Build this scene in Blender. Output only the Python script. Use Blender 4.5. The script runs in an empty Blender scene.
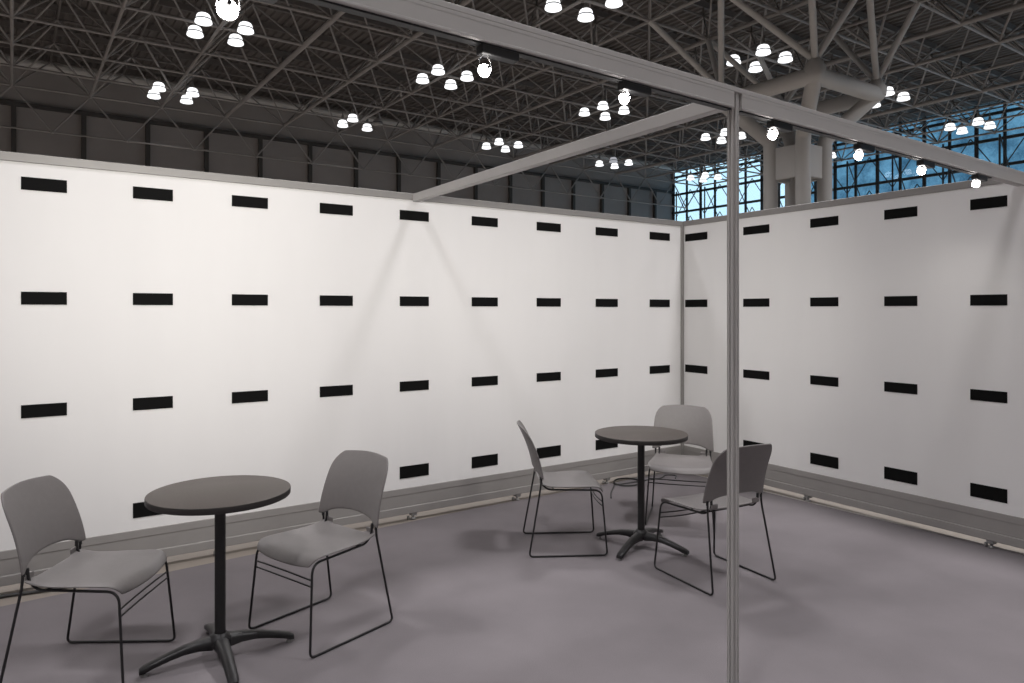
import bpy, math, random
from mathutils import Vector, Matrix
random.seed(7)
C = bpy.context.scene.collection
R = math.radians
PI = math.pi
H = 1.565                                   # eye height
YAW = R(34.8)
SN, CS = math.sin(YAW), math.cos(YAW)
FPX = 718.7

def proj(X, Y, Z):
    z = X * SN + Y * CS
    x = X * CS - Y * SN
    return 512 + FPX * x / z, 310.5 - FPX * (Z - H) / z, z

# ------------------------------------------------------------------ materials
def new_mat(name):
    m = bpy.data.materials.new(name)
    m.use_nodes = True
    nt = m.node_tree
    return m, nt, nt.nodes['Principled BSDF']

def mat(name, col, rough=0.5, metal=0.0, var=0.0, scale=6.0, bump=0.0, bscale=60.0, spec=None):
    m, nt, b = new_mat(name)
    b.inputs['Roughness'].default_value = rough
    b.inputs['Metallic'].default_value = metal
    if spec is not None:
        b.inputs['Specular IOR Level'].default_value = spec
    b.inputs['Base Color'].default_value = (*col, 1)
    tc = nt.nodes.new('ShaderNodeTexCoord')
    if var > 0:
        n = nt.nodes.new('ShaderNodeTexNoise')
        n.inputs['Scale'].default_value = scale
        n.inputs['Detail'].default_value = 5
        nt.links.new(tc.outputs['Object'], n.inputs['Vector'])
        r = nt.nodes.new('ShaderNodeValToRGB')
        r.color_ramp.elements[0].position = 0.3
        r.color_ramp.elements[1].position = 0.7
        r.color_ramp.elements[0].color = (*[c * (1 - var) for c in col], 1)
        r.color_ramp.elements[1].color = (*[min(1, c * (1 + var)) for c in col], 1)
        nt.links.new(n.outputs['Fac'], r.inputs['Fac'])
        nt.links.new(r.outputs['Color'], b.inputs['Base Color'])
    if bump > 0:
        n2 = nt.nodes.new('ShaderNodeTexNoise')
        n2.inputs['Scale'].default_value = bscale
        n2.inputs['Detail'].default_value = 3
        nt.links.new(tc.outputs['Object'], n2.inputs['Vector'])
        bp = nt.nodes.new('ShaderNodeBump')
        bp.inputs['Strength'].default_value = bump
        bp.inputs['Distance'].default_value = 0.01
        nt.links.new(n2.outputs['Fac'], bp.inputs['Height'])
        nt.links.new(bp.outputs['Normal'], b.inputs['Normal'])
    return m

def emit(name, col, strength, sample=False):
    m = bpy.data.materials.new(name)
    m.use_nodes = True
    nt = m.node_tree
    nt.nodes.clear()
    e = nt.nodes.new('ShaderNodeEmission')
    e.inputs['Color'].default_value = (*col, 1)
    e.inputs['Strength'].default_value = strength
    o = nt.nodes.new('ShaderNodeOutputMaterial')
    nt.links.new(e.outputs[0], o.inputs['Surface'])
    if not sample:
        m.cycles.emission_sampling = 'NONE'
    return m

M = {}
M['carpet'] = mat('carpet', (0.212, 0.193, 0.202), 0.95, var=0.10, scale=1.7, bump=0.35, bscale=260, spec=0.1)
M['concrete'] = mat('concrete', (0.30, 0.262, 0.228), 0.8, var=0.08, scale=2.0)
M['alu'] = mat('aluminium', (0.295, 0.285, 0.277), 0.5, 0.2, var=0.04, scale=8)
M['alu_beam'] = mat('aluminium_beam', (0.44, 0.425, 0.415), 0.55, 0.1, var=0.02, scale=8)
M['alu_dark'] = mat('aluminium_fittings', (0.30, 0.295, 0.29), 0.45, 0.3)  # even grey for feet, base plate, bracket and glides
M['rail'] = mat('rail', (0.33, 0.315, 0.305), 0.5, 0.2, var=0.04, scale=5)
M['black'] = mat('black_decal', (0.006, 0.006, 0.006), 0.8, spec=0.1)
M['black_metal'] = mat('black_metal', (0.02, 0.019, 0.02), 0.42, 0.2)
M['black_plastic'] = mat('black_plastic', (0.015, 0.015, 0.016), 0.5)
M['chair'] = mat('chair_plastic', (0.172, 0.159, 0.157), 0.48, var=0.03, scale=40, bump=0.08, bscale=500)
M['chrome'] = mat('chrome', (0.6, 0.6, 0.6), 0.25, 1.0)
M['table'] = mat('table_top', (0.054, 0.042, 0.035), 0.5, var=0.25, scale=160)
M['table_edge'] = mat('table_edge', (0.025, 0.022, 0.021), 0.5)
M['steel'] = mat('painted_steel', (0.262, 0.251, 0.245), 0.6, var=0.08, scale=0.7)
M['steel_dark'] = mat('painted_steel_dark', (0.13, 0.12, 0.115), 0.65)
M['column'] = mat('column_paint', (0.445, 0.438, 0.43), 0.6, var=0.05, scale=0.8)
M['deck'] = mat('deck_metal', (0.115, 0.105, 0.10), 0.75, var=0.10, scale=0.4)
M['hallwall'] = mat('hall_wall_panel', (0.29, 0.272, 0.266), 0.8, var=0.10, scale=0.35)
M['hallcol'] = mat('hall_wall_column', (0.06, 0.057, 0.055), 0.7)
M['mullion'] = mat('mullion', (0.035, 0.037, 0.04), 0.6)
M['lampbody'] = mat('lamp_housing', (0.22, 0.21, 0.2), 0.5, 0.3)
M['lampband'] = mat('lamp_band', (0.05, 0.05, 0.09), 0.5)
M['lampoff'] = mat('lamp_off', (0.30, 0.29, 0.28), 0.3)
M['glow'] = emit('lamp_glow', (0.98, 0.99, 1.0), 1.6)
M['glowdim'] = emit('lamp_glow_dim', (0.9, 0.92, 1.0), 0.42)
M['bulb'] = emit('halogen_bulb', (1.0, 0.96, 0.92), 40, True)
M['cable'] = mat('cable_rubber', (0.05, 0.05, 0.05), 0.6)

def fabric_mat():
    m, nt, b = new_mat('white_fabric')
    b.inputs['Roughness'].default_value = 0.9
    b.inputs['Specular IOR Level'].default_value = 0.1
    tc = nt.nodes.new('ShaderNodeTexCoord')
    mp = nt.nodes.new('ShaderNodeMapping')
    mp.inputs['Scale'].default_value = (2.2, 2.2, 0.45)
    mp.inputs['Rotation'].default_value = (0.25, 0.25, 0)
    nt.links.new(tc.outputs['Object'], mp.inputs['Vector'])
    n = nt.nodes.new('ShaderNodeTexNoise')
    n.inputs['Scale'].default_value = 1.6
    n.inputs['Detail'].default_value = 2
    nt.links.new(mp.outputs['Vector'], n.inputs['Vector'])
    r = nt.nodes.new('ShaderNodeValToRGB')
    r.color_ramp.elements[0].color = (0.762, 0.752, 0.752, 1)
    r.color_ramp.elements[1].color = (0.815, 0.806, 0.804, 1)
    nt.links.new(n.outputs['Fac'], r.inputs['Fac'])
    nt.links.new(r.outputs['Color'], b.inputs['Base Color'])
    bp = nt.nodes.new('ShaderNodeBump')
    bp.inputs['Strength'].default_value = 0.35
    bp.inputs['Distance'].default_value = 0.03
    nt.links.new(n.outputs['Fac'], bp.inputs['Height'])
    nt.links.new(bp.outputs['Normal'], b.inputs['Normal'])
    return m
M['fabric'] = fabric_mat()

def glass_mat():
    m = bpy.data.materials.new('tinted_glass')
    m.use_nodes = True
    nt = m.node_tree
    nt.nodes.clear()
    t = nt.nodes.new('ShaderNodeBsdfTransparent')
    t.inputs['Color'].default_value = (0.74, 0.91, 1.0, 1)
    g = nt.nodes.new('ShaderNodeBsdfGlossy')
    g.inputs['Roughness'].default_value = 0.04
    g.inputs['Color'].default_value = (0.8, 0.9, 1.0, 1)
    mx = nt.nodes.new('ShaderNodeMixShader')
    mx.inputs['Fac'].default_value = 0.10
    o = nt.nodes.new('ShaderNodeOutputMaterial')
    nt.links.new(t.outputs[0], mx.inputs[1])
    nt.links.new(g.outputs[0], mx.inputs[2])
    nt.links.new(mx.outputs[0], o.inputs['Surface'])
    return m
M['glass'] = glass_mat()

def facade_mat():
    m, nt, b = new_mat('blue_facade')
    b.inputs['Roughness'].default_value = 0.7
    tc = nt.nodes.new('ShaderNodeTexCoord')
    n = nt.nodes.new('ShaderNodeTexNoise')
    n.inputs['Scale'].default_value = 0.45
    n.inputs['Detail'].default_value = 6
    n.inputs['Roughness'].default_value = 0.7
    nt.links.new(tc.outputs['Object'], n.inputs['Vector'])
    r = nt.nodes.new('ShaderNodeValToRGB')
    r.color_ramp.elements[0].position = 0.35
    r.color_ramp.elements[0].color = (0.03, 0.095, 0.15, 1)
    r.color_ramp.elements[1].position = 0.66
    r.color_ramp.elements[1].color = (0.20, 0.36, 0.46, 1)
    nt.links.new(n.outputs['Fac'], r.inputs['Fac'])
    nt.links.new(r.outputs['Color'], b.inputs['Base Color'])
    return m
M['facade'] = facade_mat()

# ------------------------------------------------------------------ mesh builder
class MB:
    def __init__(self):
        self.v, self.f, self.s, self.mi = [], [], [], []
        self.cur = 0
    def add(self, vs, fs, smooth=False):
        o = len(self.v)
        self.v.extend(tuple(p) for p in vs)
        for f in fs:
            self.f.append([o + i for i in f]); self.s.append(smooth); self.mi.append(self.cur)
        return self
    def box(self, x0, x1, y0, y1, z0, z1, b=0.0):
        if b <= 0:
            vs = [(x, y, z) for z in (z0, z1) for y in (y0, y1) for x in (x0, x1)]
            return self.add(vs, [(0, 2, 3, 1), (4, 5, 7, 6), (0, 1, 5, 4), (1, 3, 7, 5), (3, 2, 6, 7), (2, 0, 4, 6)])
        # chamfered box along all vertical + horizontal edges
        vs, idx = [], {}
        X, Y, Z = (x0, x1), (y0, y1), (z0, z1)
        for i in (0, 1):
            for j in (0, 1):
                for k in (0, 1):
                    sx, sy, sz = (1 - 2 * i) * b, (1 - 2 * j) * b, (1 - 2 * k) * b
                    for a, p in enumerate(((X[i], Y[j] + sy, Z[k] + sz), (X[i] + sx, Y[j], Z[k] + sz), (X[i] + sx, Y[j] + sy, Z[k]))):
                        idx[i, j, k, a] = len(vs); vs.append(p)
        fs = []
        for i in (0, 1):
            q = [idx[i, 0, 0, 0], idx[i, 1, 0, 0], idx[i, 1, 1, 0], idx[i, 0, 1, 0]]; fs.append(q if i else q[::-1])
            q = [idx[0, i, 0, 1], idx[1, i, 0, 1], idx[1, i, 1, 1], idx[0, i, 1, 1]]; fs.append(q[::-1] if i else q)
            q = [idx[0, 0, i, 2], idx[1, 0, i, 2], idx[1, 1, i, 2], idx[0, 1, i, 2]]; fs.append(q if i else q[::-1])
        for i in (0, 1):
            for j in (0, 1):
                fs.append([idx[i, j, 0, 0], idx[i, j, 1, 0], idx[i, j, 1, 1], idx[i, j, 0, 1]])
                fs.append([idx[i, 0, j, 0], idx[i, 1, j, 0], idx[i, 1, j, 2], idx[i, 0, j, 2]])
                fs.append([idx[0, i, j, 1], idx[1, i, j, 1], idx[1, i, j, 2], idx[0, i, j, 2]])
                for k in (0, 1):
                    fs.append([idx[i, j, k, 0], idx[i, j, k, 1], idx[i, j, k, 2]])
        return self.add(vs, fs)
    def tube(self, pts, r, n=8, caps=True, closed=False):
        P = [Vector(p) for p in pts]
        rs = r if isinstance(r, (list, tuple)) else [r] * len(P)
        T = []
        for i in range(len(P)):
            if closed:
                t = P[(i + 1) % len(P)] - P[i - 1]
            else:
                t = P[min(i + 1, len(P) - 1)] - P[max(i - 1, 0)]
            T.append(t.normalized())
        up = Vector((0, 0, 1)) if abs(T[0].z) < 0.9 else Vector((1, 0, 0))
        nrm = T[0].cross(up).normalized()
        vs, fs = [], []
        for i, p in enumerate(P):
            if i:
                ax = T[i - 1].cross(T[i])
                if ax.length > 1e-8:
                    nrm = Matrix.Rotation(T[i - 1].angle(T[i]), 3, ax.normalized()) @ nrm
            bn = T[i].cross(nrm)
            for k in range(n):
                a = 2 * PI * k / n
                vs.append(p + nrm * (rs[i] * math.cos(a)) + bn * (rs[i] * math.sin(a)))
        m = len(P)
        for i in range(m if closed else m - 1):
            for k in range(n):
                a, b = i * n + k, i * n + (k + 1) % n
                c, d = ((i + 1) % m) * n + (k + 1) % n, ((i + 1) % m) * n + k
                fs.append((a, b, c, d))
        self.add(vs, fs, True)
        if caps and not closed:
            self.add(vs[:n], [tuple(range(n))[::-1]])
            self.add(vs[-n:], [tuple(range(n))])
        return self
    def bar(self, a, b, r, n=6):
        return self.tube([a, b], r, n, caps=False)
    def lathe(self, prof, n=24, cx=0, cy=0, smooth=True):
        vs, fs = [], []
        for (r, z) in prof:
            for k in range(n):
                a = 2 * PI * k / n
                vs.append((cx + r * math.cos(a), cy + r * math.sin(a), z))
        for i in range(len(prof) - 1):
            for k in range(n):
                fs.append((i * n + k, i * n + (k + 1) % n, (i + 1) * n + (k + 1) % n, (i + 1) * n + k))
        return self.add(vs, fs, smooth)
    def ball(self, c, r, n=8, m=5):
        pr = [(max(1e-5, r * math.sin(PI * i / m)), c[2] - r * math.cos(PI * i / m)) for i in range(m + 1)]
        return self.lathe(pr, n, c[0], c[1])
    def grid(self, rows, smooth=True):
        nr, nc = len(rows), len(rows[0])
        vs = [p for r in rows for p in r]
        fs = [(i * nc + j, i * nc + j + 1, (i + 1) * nc + j + 1, (i + 1) * nc + j) for i in range(nr - 1) for j in range(nc - 1)]
        return self.add(vs, fs, smooth)
    def build(self, name, m, parent=None, loc=None, rot=None):
        me = bpy.data.meshes.new(name)
        me.from_pydata(self.v, [], self.f)
        ms = m if isinstance(m, (list, tuple)) else [m]
        for x in ms:
            me.materials.append(x)
        me.polygons.foreach_set('use_smooth', self.s)
        me.polygons.foreach_set('material_index', self.mi)
        me.update()
        o = bpy.data.objects.new(name, me)
        C.objects.link(o)
        if parent is not None:
            o.parent = parent
        if loc is not None:
            o.location = loc
        if rot is not None:
            o.rotation_euler = rot
        return o

def fillet(pts, r, n=5):
    P = [Vector(p) for p in pts]
    out = [P[0]]
    for i in range(1, len(P) - 1):
        a, b, c = P[i - 1], P[i], P[i + 1]
        d1, d2 = (a - b), (c - b)
        rr = min(r if not isinstance(r, (list, tuple)) else r[i - 1], d1.length * 0.48, d2.length * 0.48)
        p0, p2 = b + d1.normalized() * rr, b + d2.normalized() * rr
        for k in range(n + 1):
            t = k / n
            out.append(p0 * (1 - t) ** 2 + b * (2 * t * (1 - t)) + p2 * t * t)
    out.append(P[-1])
    return out

def empty(name, loc=(0, 0, 0), rz=0.0):
    o = bpy.data.objects.new(name, None)
    o.empty_display_size = 0.1
    C.objects.link(o)
    o.location = loc
    o.rotation_euler = (0, 0, rz)
    return o

def tag(o, label=None, cat=None, group=None, kind=None):
    if label: o['label'] = label
    if cat: o['category'] = cat
    if group: o['group'] = group
    if kind: o['kind'] = kind
    return o

def copy_tree(o, parent=None):
    c = o.copy()
    C.objects.link(c)
    if parent is not None:
        c.parent = parent
    for ch in list(o.children):
        copy_tree(ch, c)
    return c

# ------------------------------------------------------------------ setting: floor
XW, YW = 5.40, 4.834            # booth corner
fl = MB()
def edgeY(x): return 4.665 + 0.057 * x if x < 3.0 else 4.836
fl.grid([[(x, edgeY(x) if y > 4 else y, 0) for x in (-2.0, 0.5, 3.0, 5.33)] for y in (-3.0, 1.0, 4.80)], False)
floor = fl.build('floor', M['carpet'])
tag(floor, 'grey carpet covering the booth floor up to both white walls', 'floor', kind='structure')
fl = MB().box(5.33, 5.337, -3.0, 4.836, 0.0005, 0.005)
fl.build('carpet_edging', mat('carpet_edge', (0.5, 0.47, 0.45), 0.7), floor)
fl = MB().box(-26, 49, -26, 44.7, -0.25, -0.004)
tag(fl.build('floor_concrete', M['concrete']), 'bare tan concrete hall floor beyond the carpet edge', 'floor', kind='structure')

# ------------------------------------------------------------------ booth walls
def booth_wall(name, length, loc, rz, label, feet, z_top=2.440):
    """local: x along the wall, -y is the face towards the booth."""
    w = empty(name, loc, rz)
    tag(w, label, 'wall', kind='structure')
    MB().box(0, length, 0.006, 0.05, 0.235, z_top - 0.045).build('fabric_panel', M['fabric'], w)
    t = MB().box(0, length, -0.004, 0.075, z_top - 0.050, z_top, 0.003)
    t.build('top_rail', M['alu'], w)
    b = MB()
    b.box(0, length, -0.002, 0.075, 0.1975, 0.245, 0.002)
    b.box(0, length, 0.002, 0.075, 0.109, 0.1972)
    b.box(0, length, -0.012, 0.085, 0.054, 0.1085, 0.003)
    b.build('bottom_rail', M['rail'], w)
    for fx in feet:
        f = MB()
        f.box(fx - 0.022, fx + 0.022, -0.004, 0.05, 0.030, 0.055, 0.003)
        f.lathe([(0.0001, 0.0), (0.020, 0.0), (0.020, 0.010), (0.010, 0.014), (0.007, 0.034)], 12, fx, 0.02)
        f.lathe([(0.0001, 0.0), (0.012, 0.0), (0.012, 0.026), (0.0001, 0.026)], 10, fx - 0.035, 0.026)
        f.build('levelling_foot', M['alu_dark'], w)
    return w

XL0 = -1.7
wl = booth_wall('wall_left', 7.16, (XL0, YW, 0), 0, 'long white fabric booth wall running from the left edge to the corner', [2.469 - XL0, 3.424 - XL0, 4.42 - XL0, 1.1 - XL0, -1.0])
RA = math.atan2(0.13, 2.93)     # slight turn of the right wall
# right wall local x runs from the corner towards the camera; face normal is local -y
rz_r = -PI / 2 - RA
wr = booth_wall('wall_right', 4.4, (XW, YW, 0), rz_r, 'shorter white fabric booth wall right of the corner', [1.38, 2.75, 0.45, 3.9])
def on_right(px):
    """wall-local distance from the corner where image column px meets the right wall"""
    dx = (px - 512) / FPX
    rx, ry = SN + dx * CS, CS - dx * SN
    ux, uy = math.cos(rz_r), math.sin(rz_r)
    # (XW,YW)+d*(ux,uy) = t*(rx,ry)
    det = -ux * ry + uy * rx
    d = (XW * ry - YW * rx) / det
    return d
def on_left(px):
    dx = (px - 512) / FPX
    return YW * (SN + dx * CS) / (CS - dx * SN)
p = MB().box(-0.016, 0.016, -0.020, 0.012, 0.05, 2.40, 0.003)
p.box(-0.004, 0.004, -0.0215, -0.018, 0.05, 2.40)
p.build('corner_post', M['alu'], wr, (-0.004, -0.004, 0), (0, 0, 0))

# ------------------------------------------------------------------ black rectangles on the walls
ROWS = [(2.238, 2.310, 'top row'), (1.598, 1.670, 'second row'), (0.965, 1.038, 'third row'), (0.318, 0.408, 'bottom row')]
ORD = ['first', 'second', 'third', 'fourth', 'fifth', 'sixth', 'seventh', 'eighth', 'ninth']
LX = [(21, 67), (133, 173), (232, 268), (320, 353), (400, 429), (472, 498), (537, 561), (596, 618), (650, 670)]
RX = [(685, 707), (743, 769), (810, 838), (884, 917), (970, 1007)]
def decal(w, z0, z1):
    return MB().box(-w / 2, w / 2, -0.0015, 0.0015, 0, z1 - z0)
extra_l = {(3, 1): 'half hidden behind the left round table', (3, 4): 'right of the chair facing left',
           (3, 6): 'beside the chair in profile', (3, 7): 'just under the far table top'}
for ri, (z0, z1, rn) in enumerate(ROWS):
    for ci, (a, b) in enumerate(LX):
        if ri == 3 and ci in (0, 2, 3, 8): continue
        xa, xb = on_left(a), on_left(b)
        o = decal(xb - xa, z0, z1).build('rectangle_decal', M['black'], loc=((xa + xb) / 2, YW + 0.0035, z0))
        e = extra_l.get((ri, ci))
        lab = f'black rectangle on the long left wall, {rn}, ' + (e if e else f'{ORD[ci]} column from the left')
        tag(o, lab, 'wall marking', 'black rectangles on the long left wall')
    for ci, (a, b) in enumerate(RX):
        if ri == 3 and ci == 0: continue
        da, db = on_right(a), on_right(b)
        dm = (da + db) / 2
        ux, uy = math.cos(rz_r), math.sin(rz_r)
        nx, ny = -uy, ux            # local +y
        o = decal(abs(db - da), z0, z1).build('rectangle_decal', M['black'], loc=(XW + dm * ux + 0.0035 * nx, YW + dm * uy + 0.0035 * ny, z0), rot=(0, 0, rz_r))
        e = {(3, 1): 'over the chair behind the post'}.get((ri, ci))
        lab = f'black rectangle on the right wall, {rn}, ' + (e if e else f'{ORD[4 - ci]} column from the right edge')
        tag(o, lab, 'wall marking', 'black rectangles on the right wall')

# ------------------------------------------------------------------ booth frame: post and overhead beams
PX, PY = 2.338, 1.834
TOP = 2.440
post = empty('frame_post', (PX, PY, 0))
tag(post, 'slim grey aluminium post standing in the booth opening and carrying two beams', 'post')
pb = MB()
sec = []
for k in range(8):
    a0 = k * PI / 4 - PI / 8 + R(10)
    nx, ny = math.cos(a0 + PI / 8), math.sin(a0 + PI / 8)
    tx, ty = -ny, nx
    ap, hs = 0.0215, 0.0089
    for (d, t) in ((ap, -hs), (ap, -0.0035), (ap - 0.006, -0.0035), (ap - 0.006, 0.0035), (ap, 0.0035), (ap, hs)):
        sec.append((nx * d + tx * t, ny * d + ty * t))
ns = len(sec)
ZP = TOP - 0.020
pb.add([(x, y, z) for z in (0.012, ZP) for (x, y) in sec], [(q, (q + 1) % ns, ns + (q + 1) % ns, ns + q) for q in range(ns)])
pb.add([(x, y, ZP) for (x, y) in sec], [tuple(range(ns))])
pb.build('post_profile', M['alu_beam'], post)
MB().lathe([(0.0001, 0.0), (0.045, 0.0), (0.045, 0.006), (0.012, 0.012), (0.012, 0.016)], 20).build('base_plate', M['alu_dark'], post)

def beamY(x): return 1.775 + 0.025 * x
BA = math.atan(0.025)
beam = empty('overhead_beam', (-1.3, beamY(-1.3), TOP - 0.083), BA)
tag(beam, 'long grey overhead beam carrying spotlights, running over the post to the right wall', 'beam')
bl = (5.28 + 1.3) / math.cos(BA)
bb = MB()
bb.box(0, bl, -0.025, 0.025, 0.0635, 0.083, 0.002)
lp = (PX + 1.3) / math.cos(BA)
for (p0, p1) in ((0, lp - 0.0245), (lp + 0.0245, bl)):
    bb.box(p0, p1, -0.025, 0.025, 0.052, 0.0634)
    bb.box(p0, p1, -0.0245, 0.025, 0.0095, 0.0520)
    bb.box(p0, p1, -0.026, 0.026, 0.0, 0.0095, 0.002)
bb.build('beam_profile', M['alu_beam'], beam)
tk = MB().box(0.2, lp - 0.03, -0.014, 0.014, -0.006, -0.0005)
tk.box(lp + 0.03, bl - 0.5, -0.014, 0.014, -0.006, -0.0005)
tk.build('track_slot', M['black_plastic'], beam)
beam2 = empty('overhead_beam', (2.362, 1.90, TOP - 0.062), PI / 2 - math.atan2(0.117, 2.93))
tag(beam2, 'thinner grey overhead beam running from the post back to the long left wall', 'beam')
MB().box(0, 2.935, -0.024, 0.024, 0, 0.058, 0.003).build('beam_profile', M['alu_beam'], beam2)
bx2 = MB().box(-0.012, 0.0, -0.03, 0.03, -0.004, 0.060); bx2.build('beam_bracket', M['alu_dark'], beam2)

# ------------------------------------------------------------------ track spotlights under the long beam
SPOTS = [(228, 'spotlight hung near the top edge at upper left, its round lamp glaring', (0.85, 4.834, 2.0)),
         (485, 'spotlight under the long beam, left of the post and nearest the middle of the picture', (1.3, 4.834, 1.95)),
         (625, 'spotlight under the long beam, next left of the post', (1.8, 4.834, 1.8)),
         (773, 'spotlight under the long beam, first right of the post, before the concrete column', (4.2, 4.834, 1.6)),
         (859, 'spotlight under the long beam, second right of the post', (4.8, 4.834, 1.4)),
         (921.5, 'spotlight under the long beam, third right of the post', (5.33, 3.2, 1.3)),
         (976, 'last spotlight under the long beam, nearest the right wall', (5.3, 2.5, 1.2))]
def make_spot(px, label, aim, drop):
    sc = 1.0 if drop == 0.016 else 0.80
    dx = (px - 512) / FPX
    k = (CS - dx * SN) / (SN + dx * CS)          # y = k x
    x = 1.775 / (k - 0.025)
    y = beamY(x)
    zb = TOP - 0.083
    r = empty('track_spotlight', (x, y, zb - 0.006), BA)
    tag(r, label, 'spotlight', 'small spotlights hung under the long beam')
    MB().box(-0.020, 0.115, -0.018, 0.018, -0.026, 0.0, 0.002).build('adapter_box', M['black_plastic'], r)
    # direction of aim in the local frame
    d = Vector(aim) - Vector((x, y, zb - 0.045))
    d = (Matrix.Rotation(-BA, 3, 'Z') @ d).normalized()
    c = Vector((0, 0, -0.052 - drop))
    y1 = MB()
    side = d.cross(Vector((0, 0, 1))).normalized()
    for s in (-1, 1):
        y1.tube(fillet([(side * 0.008 * s) + Vector((0, 0, -0.026)), side * 0.026 * sc * s + Vector((0, 0, -0.034 - drop * 0.6)), c + side * 0.027 * sc * s], 0.006, 3), 0.0022, 6)
    y1.build('yoke', M['chrome'], r)
    q = d.to_track_quat('Z', 'Y').to_matrix().to_4x4()
    def place(mb):
        mb.v = [tuple(q @ (Vector(v) * sc) + c) for v in mb.v]
        return mb
    place(MB().lathe([(0.0001, -0.034), (0.005, -0.034), (0.0055, -0.022), (0.005, -0.019)], 14)).build('lamp_socket', M['black_plastic'], r)
    place(MB().lathe([(0.0095, -0.022), (0.016, -0.012), (0.022, 0.0), (0.0245, 0.012), (0.0245, 0.014), (0.021, 0.013), (0.012, 0.006), (0.0001, 0.004)], 22)).build('reflector_bulb', M['bulb'], r)
    place(MB().lathe([(0.0250, 0.010), (0.0262, 0.010), (0.0262, 0.016), (0.0245, 0.016), (0.0250, 0.010)], 22)).build('lamp_ring', M['chrome'], r)
    wv = Matrix.Rotation(BA, 3, 'Z') @ (c + d * 0.03)
    return Vector((x, y, zb - 0.006)) + wv
spot_pos = []
for (px, lab, aim), dr in zip(SPOTS, (0.016, 0.017, 0, 0, 0, 0, 0)):
    spot_pos.append((make_spot(px, lab, aim, dr), Vector(aim)))

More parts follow.
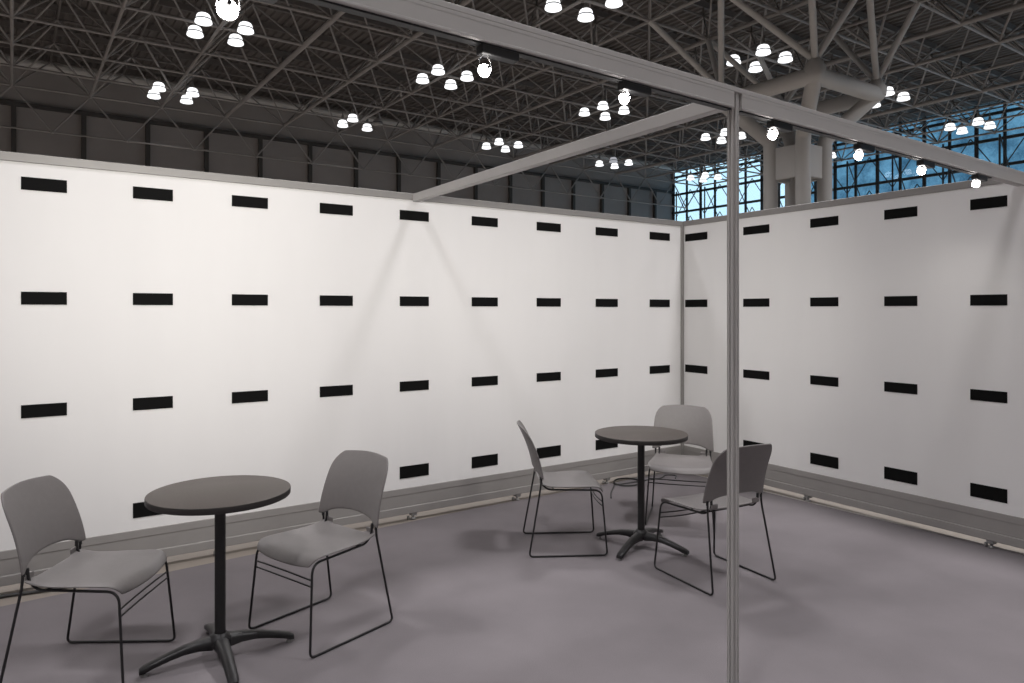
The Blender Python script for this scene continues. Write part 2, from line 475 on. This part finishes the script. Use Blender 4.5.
# ------------------------------------------------------------------ chairs
def make_chair():
    """local: +x is the direction the sitter faces"""
    r = empty('stacking_chair')
    # side frames
    for s in (-1, 1):
        pts = [(-0.170, s * 0.176, 0.500), (-0.166, s * 0.177, 0.452), (-0.125, s * 0.186, 0.416), (0.218, s * 0.214, 0.414),
               (0.250, s * 0.240, 0.007), (-0.250, s * 0.240, 0.007), (-0.173, s * 0.207, 0.440), (-0.170, s * 0.205, 0.500)]
        MB().tube(fillet(pts, [0.03, 0.05, 0.05, 0.028, 0.028, 0.05], 6), 0.0058, 8).build('side_frame', M['black_metal'], r)
    for (z, xx, dip) in ((0.342, 0.2236, 0.005), (0.314, 0.2258, 0.007)):
        pts = []
        for k in range(13):
            u = -1 + 2 * k / 12
            pts.append((xx - 0.012 * (1 - u * u), u * (0.2186 + (0.342 - z) * 0.065), z - dip * (1 - u * u)))
        MB().tube(pts, 0.0040, 6).build('stretcher', M['black_metal'], r)
    # back crossbar under the seat
    MB().tube(fillet([(-0.095, -0.188, 0.416), (-0.085, -0.15, 0.411), (-0.085, 0.15, 0.411), (-0.095, 0.188, 0.416)], 0.03, 4), 0.005, 6).build('rear_stretcher', M['black_metal'], r)
    # seat shell
    us = [-1, -0.94, -0.80, -0.66, -0.45, -0.22, 0, 0.22, 0.45, 0.66, 0.80, 0.94, 1]
    def seat_pt(u, v):
        # v 0 back .. 1 front
        hw = 0.205 + 0.026 * math.sin(min(v, 1) * PI * 0.55)
        x = -0.170 + 0.420 * v
        z = 0.428 - 0.012 * math.sin(PI * v) * (1 - u * u) + 0.006 * v
        z += 0.008 * (u ** 4)
        if v < 0.26:
            z += (0.26 - v) ** 2 * 0.30
        if v > 0.82:
            t = (v - 0.82) / 0.18
            z -= 0.042 * t * t
            hw -= 0.026 * t * t
            x -= 0.012 * t * t * u * u * 2
        return (x, u * hw, z)
    rows = [[seat_pt(u, v) for u in us] for v in (0, 0.05, 0.12, 0.22, 0.36, 0.52, 0.68, 0.80, 0.88, 0.94, 0.98, 1.0)]
    sm = MB().grid(rows)
    # necks that climb to the back
    for j in (1, 2, 9, 10):
        a, b = us[j], us[j + 1]
        prev = [seat_pt(a, 0), seat_pt(b, 0)]
        lst = [prev]
        for (dx, z, kx) in ((-0.004, 0.454, 0.985), (-0.003, 0.468, 0.97), (-0.002, 0.480, 0.965)):
            lst.append([(seat_pt(a, 0)[0] + dx, prev[0][1] * kx * (0.99), z), (seat_pt(b, 0)[0] + dx, prev[1][1] * kx * 0.99, z)])
        sm.grid(lst)
    so = sm.build('seat', M['chair'], r)
    # weld, thicken, smooth
    import bmesh
    bm = bmesh.new(); bm.from_mesh(so.data)
    bmesh.ops.remove_doubles(bm, verts=bm.verts, dist=1e-5)
    bmesh.ops.recalc_face_normals(bm, faces=bm.faces)
    bm.to_mesh(so.data); bm.free()
    m = so.modifiers.new('t', 'SOLIDIFY'); m.thickness = 0.008; m.offset = 0
    m = so.modifiers.new('s', 'SUBSURF'); m.levels = 2; m.render_levels = 2
    # back shell
    W, ZT, RC = 0.232, 0.820, 0.10
    zs = [0.0, 0.06, 0.16, 0.30, 0.45, 0.60, 0.74, 0.84, 0.92, 0.97, 1.0]
    uu = [-1, -0.95, -0.86, -0.76, -0.66, -0.5, -0.25, 0, 0.25, 0.5, 0.66, 0.76, 0.86, 0.95, 1]
    def back_x(z):
        t = (z - 0.49) / 0.33
        return -0.198 - 0.035 * t - 0.077 * t * t
    rows = []
    for v in zs:
        row = []
        for u in uu:
            au = abs(u)
            k = 0 if au > 0.80 else math.sqrt(max(0, 1 - (au / 0.80) ** 2.4))
            zb = 0.489 + 0.042 * k
            zt = ZT - 0.010 * u * u
            z = zb + (zt - zb) * v
            hw = W - 0.020 * max(0, (z - 0.5)) / 0.345
            dz = z - (ZT - RC)
            if dz > 0:
                hw = hw - RC * 0.95 + 0.95 * math.sqrt(max(0, RC * RC - dz * dz * 0.985))
            y = u * hw
            row.append((back_x(z) + 0.040 * (y / W) ** 2, y, z))
        rows.append(row)
    bo = MB().grid(rows).build('backrest', M['chair'], r)
    m = bo.modifiers.new('t', 'SOLIDIFY'); m.thickness = 0.010; m.offset = 0
    m = bo.modifiers.new('s', 'SUBSURF'); m.levels = 1; m.render_levels = 2
    for s in (-1, 1):
        for yy in (0.178, 0.206):
            MB().tube([(-0.1715 if yy < 0.19 else -0.169, s * yy, 0.477), (-0.171, s * yy, 0.503)], 0.0075, 8).build('sleeve', M['black_plastic'], bo)
    return r
GC = 'grey plastic stacking chairs with black wire sled bases'
CH = [((0.290, 3.628), (0.835, -0.54), 'grey stacking chair at the left edge, facing right towards the left round table'),
      ((1.258, 3.462), (-0.95, -0.305), 'grey stacking chair facing left towards the left round table, on its right side'),
      ((3.022, 3.748), (0.430, -0.258), 'grey stacking chair seen in profile left of the far round table'),
      ((4.118, 3.700), (-0.78, -0.62), 'grey stacking chair in the corner behind the far round table, facing the camera'),
      ((3.407, 2.812), (0.06, 0.48), 'grey stacking chair with its back to the camera, behind the slim post')]
c0 = make_chair()
for i, (p, d, lab) in enumerate(CH):
    o = c0 if i == 0 else copy_tree(c0)
    o.location = (p[0], p[1], 0)
    o.rotation_euler = (0, 0, math.atan2(d[1], d[0]))
    tag(o, lab, 'chair', GC)

# ------------------------------------------------------------------ tables
def make_table():
    r = empty('cafe_table')
    t = MB()
    R0 = 0.304
    t.lathe([(0.0001, 0.755), (R0 - 0.004, 0.755), (R0 - 0.001, 0.7535)], 72)
    t.cur = 1
    t.lathe([(R0 - 0.001, 0.7535), (R0, 0.751), (R0, 0.729), (R0 - 0.003, 0.726), (0.0001, 0.726)], 72)
    t.build('table_top', [M['table'], M['table_edge']], r)
    MB().lathe([(0.095, 0.7255), (0.095, 0.720), (0.03, 0.713), (0.0245, 0.680)], 24).build('mounting_plate', M['black_metal'], r)
    MB().lathe([(0.0235, 0.07), (0.0235, 0.715)], 24).build('column', M['black_metal'], r)
    b = MB().lathe([(0.0001, 0.055), (0.045, 0.058), (0.052, 0.075), (0.050, 0.098), (0.034, 0.112), (0.030, 0.118), (0.026, 0.118)], 24)
    hub = b.build('base_hub', M['black_metal'], r)
    for k in range(4):
        a = k * PI / 2
        rows = []
        for (x, hw, zt, th) in ((0.035, 0.030, 0.104, 0.05), (0.09, 0.027, 0.100, 0.038), (0.15, 0.024, 0.090, 0.030), (0.21, 0.0225, 0.074, 0.026), (0.275, 0.022, 0.054, 0.024), (0.309, 0.021, 0.043, 0.026), (0.326, 0.016, 0.034, 0.020)):
            sec = []
            for (uy, uz) in ((-1, -1), (-1, -0.25), (-0.6, 0.0), (0.6, 0.0), (1, -0.25), (1, -1), (-1, -1)):
                sec.append((x, uy * hw, zt + uz * th))
            rows.append(sec)
        lg = MB().grid(rows)
        lg.add([rows[-1][i] for i in range(6)], [tuple(range(6))])
        lo = lg.build('leg', M['black_metal'], r, rot=(0, 0, a))
        MB().lathe([(0.0001, 0.0), (0.015, 0.0), (0.016, 0.004), (0.007, 0.010), (0.006, 0.026)], 12, 0.305, 0).build('glide', M['alu_dark'], lo)
    return r
t1 = make_table()
t1.location = (0.768, 3.408, 0); t1.rotation_euler = (0, 0, R(-3))
tag(t1, 'small round dark-topped cafe table at left, between two grey chairs', 'table', 'round cafe tables')
t2 = copy_tree(t1)
t2.location = (3.418, 3.420, 0); t2.rotation_euler = (0, 0, R(-70))
tag(t2, 'small round dark-topped cafe table near the corner, among three grey chairs', 'table', 'round cafe tables')

# ------------------------------------------------------------------ cables on the floor
def pflo(px, py, z=0.005):
    dx, dy = (px - 512) / FPX, (310.5 - py) / FPX
    t = (z - H) / dy
    return Vector(((SN + dx * CS) * t, (CS - dx * SN) * t, z))
def smooth(pts, n=6):
    P = [Vector(p) for p in pts]; out = []
    for i in range(len(P) - 1):
        p0, p1, p2, p3 = P[max(i - 1, 0)], P[i], P[i + 1], P[min(i + 2, len(P) - 1)]
        for k in range(n):
            t = k / n
            out.append(0.5 * ((2 * p1) + (p2 - p0) * t + (2 * p0 - 5 * p1 + 4 * p2 - p3) * t * t + (3 * p1 - p0 - 3 * p2 + p3) * t ** 3))
    out.append(P[-1]); return out
def coil(c, r, turns, a0):
    n = int(turns * 14)
    return [(c[0] + r * (1 + 0.10 * math.sin(k * 0.9)) * math.cos(a0 + 2 * PI * k / 14), c[1] + r * (1 + 0.1 * math.sin(k * 0.9)) * math.sin(a0 + 2 * PI * k / 14), 0.008 + 0.004 * (k // 14)) for k in range(n)]
cp = [(4.09, 4.44, 0.006), (4.22, 4.58, 0.006), (4.36, 4.70, 0.006)] + coil((4.58, 4.76), 0.13, 2.2, PI * 0.95) + [(4.80, 4.72, 0.006), (4.95, 4.70, 0.006), (5.08, 4.76, 0.006), (5.15, 4.70, 0.006), (5.06, 4.62, 0.006)]
ct = MB().tube(smooth(cp), 0.0055, 6)
tag(ct.build('power_cable', M['cable']), 'black cable coiled on the carpet by the corner behind the far table', 'cable')
cp = [(-1.2, 4.70), (-0.8, 4.775), (-0.4, 4.80), (-0.06, 4.80), (0.08, 4.775), (0.22, 4.76), (0.40, 4.77), (0.52, 4.80)]
ct = MB().tube(smooth([(x, y, 0.009) for (x, y) in cp]), 0.009, 8)
tag(ct.build('power_cable', M['cable']), 'black cable lying on the carpet behind the chair at the left edge', 'cable')

# ================================================================== the hall
G = 3.05
Y0 = 17.85
HC = 10.1 + H          # lower chord height
HU = HC + 1.75         # upper chord height
HD = 12.45 + H         # deck
XG, YB = 48.2, 44.3    # glass wall, back wall
deck = MB()
per = 0.36
n = int((XG + 26.4) / per)
prof = []
for i in range(n + 1):
    x = -25.9 + i * per
    prof += [(x, HD), (x + 0.11, HD), (x + 0.15, HD + 0.09), (x + 0.32, HD + 0.09)]
deck.add([(x, y, z) for y in (-25.9, YB + 0.3) for (x, z) in prof], [(i, i + 1, len(prof) + i + 1, len(prof) + i) for i in range(len(prof) - 1)])
tag(deck.build('ceiling', M['deck']), 'dark ribbed metal roof deck above the space frame', 'ceiling', kind='structure')

wb = empty('wall_back', (0, YB, 0)); tag(wb, 'grey panelled hall wall rising behind the long booth wall', 'wall', kind='structure')
pm = MB()
for k in range(8):
    z0 = k * 1.85
    pm.box(-25.7, XG, 0.0, 0.2, z0 + 0.012, z0 + 1.838)
pm.box(-25.7, XG, 0.02, 0.2, 0, HD + 0.15)
pm.build('wall_panel', M['hallwall'], wb)
MB().box(-25.7, XG, -0.22, 0, 10.35 + H, 10.55 + H).build('girt', M['hallcol'], wb)
for i in range(-3, 16):
    x = i * G + 0.05
    c = MB().box(x - 0.11, x + 0.11, -0.24, 0.0, 0, 10.35 + H)
    c.build('wall_column', M['hallcol'], wb)
tag(MB().box(-26.0, -25.7, -25.7, YB, 0, HD + 0.2).build('wall_hall_left', M['hallwall']), 'grey hall wall far left', 'wall', kind='structure')
tag(MB().box(-26.0, XG, -26.0, -25.7, 0, HD + 0.2).build('wall_hall_front', M['hallwall']), 'grey hall wall behind the camera', 'wall', kind='structure')

# glass wall
win = empty('window_1', (XG, 0, 0)); tag(win, 'tall blue-tinted glass wall at the far end of the hall', 'window', kind='structure')
MB().box(0, 0.03, -25.7, YB, 0.0, HD + 0.2).build('glass', M['glass'], win)
y = YB - 0.15
while y > 3:
    thick = 0.13 if (round((YB - 0.15 - y) / 1.524) % 2) else 0.17
    MB().box(-0.12, 0, y - thick / 2 * 1.2, y + thick / 2 * 1.2, 0, HD).build('mullion', M['mullion'], win)
    y -= 1.524
for hz in (4.05, 5.6, 7.1, 8.62, 10.2, 11.75):
    MB().box(-0.15, 0, -25.7, YB, hz + H - 0.09, hz + H + 0.09).build('transom', M['mullion'], win)

# exterior seen through the glass
ex = MB().box(82, 110, -120, 56, -2, 90)
tag(ex.build('exterior_building', M['facade']), 'blue mottled building facade seen through the glass wall', 'building', kind='structure')

# space frame ---------------------------------------------------------------
sf = empty('space_frame', (0, 0, HC))
tag(sf, 'grey tubular space frame carrying the hall roof', 'roof frame', kind='structure')
def vis(X, Y, Z, m=160):
    z = X * SN + Y * CS
    if z < 12: return False
    px, py, _ = proj(X, Y, Z)
    return -m - 120 < px < 1024 + m + 120 and -m - 40 < py < 330
XI = range(-4, 16)
YJ = range(-7, 8)                       # Y = Y0 + G*j ; j=7 -> 39.2
def low(i, j): return Vector((i * G - 0.02, Y0 + j * G, 0))
def upn(i, j): return Vector(((i + 0.5) * G - 0.02, Y0 + (j + 0.5) * G, HU - HC))
def run(nodes, zoff):
    """longest stretch of nodes near the view"""
    k = [i for i, p in enumerate(nodes) if vis(p.x, p.y, p.z + HC)]
    if len(k) < 2: return None
    return nodes[k[0]:k[-1] + 1]
for j in YJ:
    nd = run([low(i, j) for i in XI], 0)
    if nd:
        b = MB().bar(nd[0], nd[-1], 0.052)
        for p in nd: b.ball(p, 0.105, 8, 4)
        b.build('lower_chord', M['steel'], sf)
for i in XI:
    nd = run([low(i, j) for j in YJ], 0)
    if nd:
        MB().bar(nd[0], nd[-1], 0.10 if i in (3, 9, 12) else (0.085 if i in (4, 7, 10) else 0.058), 8).build('lower_chord', M['steel'], sf)
for j in range(-7, 8):
    nd = run([upn(i, j) for i in XI], 0)
    if nd:
        MB().bar(nd[0], nd[-1], 0.05).build('upper_chord', M['steel_dark'], sf)
        b = MB()
        a, c = nd[0], nd[-1]
        b.box(a.x, c.x, a.y - 0.06, a.y + 0.06, HD - HC - 0.26, HD - HC - 0.002)
        for p in nd:
            b.bar(p, (p.x, p.y, HD - HC - 0.2), 0.05)
        b.build('purlin', M['steel_dark'], sf)
for i in XI:
    nd = run([upn(i, j) for j in range(-7, 8)], 0)
    if nd:
        MB().bar(nd[0], nd[-1], 0.05).build('upper_chord', M['steel_dark'], sf)
webs = []
for i in XI:
    for j in YJ:
        for di in (-1, 0):
            for dj in (-1, 0):
                if not (-4 <= i + di <= 15): continue
                a, b = low(i, j), upn(i + di, j + dj)
                mid = (a + b) / 2
                if vis(mid.x, mid.y, mid.z + HC, 60):
                    r = 0.037 + 0.012 * (((i * 7 + j * 3) % 4) == 0)
                    px, py, z = proj(mid.x, mid.y, mid.z + HC)
                    webs.append((z if (0 < px < 1024 and 0 < py < 200) else z + 100, a, b, r))
webs.sort(key=lambda t: t[0])
rest = MB()
for k, (z, a, b, r) in enumerate(webs):
    if k < 100:
        MB().bar(a, b, r).build('web_strut', M['steel'], sf)
    else:
        rest.bar(a, b, r)
tag(rest.build('web_strut', M['steel'], sf), kind='stuff')
# edge truss along the back wall: lower chord at half pitch with V struts
et = MB()
zl = 8.2 + H - HC
for i in range(-3, 15):
    p = Vector(((i + 0.5) * G - 0.02, Y0 + 7 * G, zl))
    et.bar(low(i, 7), p, 0.045); et.bar(low(i + 1, 7), p, 0.045)
    et.ball(p, 0.09, 8, 4)
et.bar(((-3 + 0.5) * G, Y0 + 7 * G, zl), ((14 + 0.5) * G, Y0 + 7 * G, zl), 0.045)
et.build('edge_truss', M['steel'], sf)
# bracing frame just inside the glass wall
gb = MB()
gx = 46.4
lv = [5.6 + H - HC, 7.9 + H - HC, 0.0]
for j in range(-1, 8):
    ya, yb = Y0 + (j - 0.0) * G, Y0 + (j + 1) * G
    for l in range(2):
        gb.bar((gx, ya, lv[l]), (gx, (ya + yb) / 2, lv[l + 1]), 0.032)
        gb.bar((gx, yb, lv[l]), (gx, (ya + yb) / 2, lv[l + 1]), 0.032)
for j in range(-1, 9):
    gb.bar((gx + 1.6, Y0 + j * G, lv[1]), (gx, Y0 + j * G, lv[0]), 0.04)
    gb.bar((gx + 1.6, Y0 + j * G, lv[1]), (gx, Y0 + j * G, lv[2]), 0.04)
    gb.bar((gx, Y0 + j * G, lv[0] - 6), (gx, Y0 + j * G, 0.0), 0.06)
gb.build('window_bracing', M['mullion'], sf)  # silhouette against the bright glass is put into the near-black colour

# air duct along the back wall
dz = 12.0 + H
du = empty('air_duct', (0, 42.0, dz)); tag(du, 'long round duct running under the roof along the back hall wall', 'duct')
MB().tube([(-8, 0, 0), (46, 0, 0)], 0.19, 14).build('duct_pipe', M['column'], du)
for k in range(12):
    x = -6 + k * 4.2
    MB().lathe([(0.19, -0.04), (0.22, -0.04), (0.22, 0.04), (0.19, 0.04)], 14).build('duct_flange', M['column'], du, (x, 0, 0), (0, PI / 2, 0))
    MB().bar((x + 0.3, 0, 0.18), (x + 0.3, 0, HD - dz - 0.002), 0.02).build('hanger_rod', M['steel_dark'], du)

# tubular column with its square ring ----------------------------------------
XC, YC, HR = 22.3, 14.78, 7.33 + H
col = empty('column', (XC, YC, 0)); tag(col, 'cluster of four thick round columns spreading to a square tubular ring under the roof', 'column', kind='structure')
ha, hb = 0.626, 1.80
zk = 5.85 + H
for sx in (-1, 1):
    for sy in (-1, 1):
        pts = fillet([(sx * ha, sy * ha, 0), (sx * ha, sy * ha, zk), (sx * hb, sy * hb, HR)], 0.18, 5)
        MB().tube(pts, 0.245, 20).build('shaft', M['column'], col)
        MB().lathe([(0.30, HR - 0.05), (0.33, HR + 0.25), (0.26, HR + 0.30), (0.26, HR + 0.38), (0.20, HR + 0.42), (0.12, HR + 0.62)], 18, sx * hb, sy * hb).build('node_cap', M['column'], col)
cn = [(-hb, -hb, HR), (hb, -hb, HR), (hb, hb, HR), (-hb, hb, HR)]
for k in range(4):
    m_ = MB().tube([cn[k], cn[(k + 1) % 4]], 0.27, 18)
    m_.ball(cn[k], 0.27, 16, 10)
    m_.build('ring_tube', M['column'], col)
# collar plates between the shafts
for k in range(4):
    a = k * PI / 2
    MB().box(-ha, ha, -ha - 0.06, -ha + 0.06, 4.5 + H, 5.6 + H, 0.02).build('collar_plate', M['column'], col, rot=(0, 0, a))
# struts fanning from the ring corners to the frame
for (cx, cy, _) in cn:
    sx, sy = (1 if cx > 0 else -1), (1 if cy > 0 else -1)
    for (di, dj) in ((sx, 0), (0, sy), (sx, sy)):
        wx, wy = (7 + di) * G - 0.02, Y0 + (-1 + dj) * G
        MB().bar((cx, cy, HR + 0.45), (wx - XC, wy - YC, HC), 0.105, 10).build('fan_strut', M['column'], col)

# bell lamps in clusters of four ---------------------------------------------
def make_lamp(kind):
    r = empty('bell_lamp')
    z = 0
    MB().lathe([(0.0001, 0.52), (0.05, 0.51), (0.065, 0.46), (0.075, 0.30), (0.10, 0.24), (0.10, 0.215), (0.0001, 0.215)], 14).build('ballast', M['lampbody'], r)
    g = {'on': M['glow'], 'off': M['lampoff'], 'dim': M['glowdim']}[kind]
    sh = MB().lathe([(0.10, 0.225), (0.15, 0.215), (0.19, 0.19), (0.222, 0.14), (0.240, 0.07), (0.244, 0.03)], 20)
    sh.lathe([(0.262, -0.005), (0.278, -0.07), (0.284, -0.10), (0.265, -0.115), (0.15, -0.135), (0.0001, -0.14)], 20)
    so = sh.build('shade', g, r)
    MB().lathe([(0.244, 0.034), (0.262, 0.032), (0.266, -0.004), (0.255, -0.007)], 20).build('band', M['lampband'], so)
    MB().bar((0, 0, 0.50), (0, 0, 1.4), 0.018).build('hanging_rod', M['steel_dark'], r)
    return r
proto = {k: make_lamp(k) for k in ('on', 'off', 'dim')}
used = set()
CL = [((0, 1), 'around the glaring upper-left spotlight'), ((0, 2), 'small ones at far left'),
      ((1, 0), 'cut by the top edge'), ((1, 1), 'left of the middle spotlight'),
      ((1, 2), 'small ones left of the picture middle'), ((2, 0), 'right of the post, above the beam'),
      ((2, 1), 'beside the spotlight nearest the post'), ((2, 2), 'small ones above the thin beam'),
      ((3, 0), 'at the right corner of the ring'), ((3, 1), 'half hidden by the slim post'),
      ((3, 2), 'small far ones below the thin beam'), ((4, 0), 'at far right above the long beam'),
      ((4, 1), 'far off beside the big column'), ((4, 2), 'farthest, against the bright glass')]
HL = 9.97 + H
PL = ['leftmost', 'second from left', 'third from left', 'rightmost']
for (ij, desc) in CL:
    cx, cy = 6.08 + 9.15 * ij[0], Y0 + 9.13 * ij[1]
    L = [(proj(cx + sx * 0.70, cy + sy * 0.69, HL), sx, sy) for sx in (-1, 1) for sy in (-1, 1)]
    L.sort()
    for k, (pp, sx, sy) in enumerate(L):
        kind = 'on'
        if ij == (1, 2) and k == 3: kind = 'off'
        if ij == (3, 2) and (sx, sy) == (-1, -1): kind = 'dim'
        if kind not in used:
            o = proto[kind]; used.add(kind)
        else:
            o = copy_tree(proto[kind])
        o.location = (cx + sx * 0.70, cy + sy * 0.69, HL)
        st = {'on': 'glowing', 'off': 'unlit grey', 'dim': 'dim'}[kind]
        tag(o, f'{st} bell lamp, {PL[k]} of the four {desc}', 'ceiling lamp', 'bell-shaped ceiling lamps hung in fours')

# ------------------------------------------------------------------ lights
def area(loc, size, power, col=(1, 1, 1)):
    l = bpy.data.lights.new('hall_light', 'AREA')
    l.shape = 'DISK'; l.size = size; l.spread = R(125); l.energy = power; l.color = col
    o = bpy.data.objects.new('hall_light', l); C.objects.link(o)
    o.location = loc
    return o
for i in range(-3, 5):
    for j in range(-4, 3):  # rearmost rows, unseen behind the camera, are added as fill light
        if (i, j) == (2, 0): continue
        area((6.08 + 9.15 * i, Y0 + 9.13 * j, HL - 0.25), 1.7, 290, (0.99, 0.97, 0.985))
for k, (p, a) in enumerate(spot_pos):
    l = bpy.data.lights.new('spot_beam', 'SPOT')
    l.energy = [180, 62, 46, 120, 50, 8, 6][k]
    l.color = (1.0, 0.965, 0.90)
    l.spot_size = R(84); l.spot_blend = 1.0; l.shadow_soft_size = 0.07
    o = bpy.data.objects.new('spot_beam', l); C.objects.link(o)
    o.location = p
    o.rotation_euler = (a - p).to_track_quat('-Z', 'Y').to_euler()

# world: pale daylight sky outside the glass
w = bpy.data.worlds.new('World'); bpy.context.scene.world = w
w.use_nodes = True
bg = w.node_tree.nodes['Background']
bg.inputs['Color'].default_value = (0.94, 0.965, 1.0, 1)
bg.inputs['Strength'].default_value = 1.5

# ------------------------------------------------------------------ camera
cd = bpy.data.cameras.new('camera')
cam = bpy.data.objects.new('camera', cd); C.objects.link(cam)
cam.location = (0, 0, H)
cam.rotation_euler = (PI / 2, 0, -YAW)
cd.sensor_width = 36
cd.lens = FPX / 1024 * 36
cd.shift_y = -31.0 / 1024
cd.clip_end = 500
bpy.context.scene.camera = cam
vs = bpy.context.scene.view_settings
vs.view_transform = 'Standard'
vs.look = 'None'
vs.exposure = 0
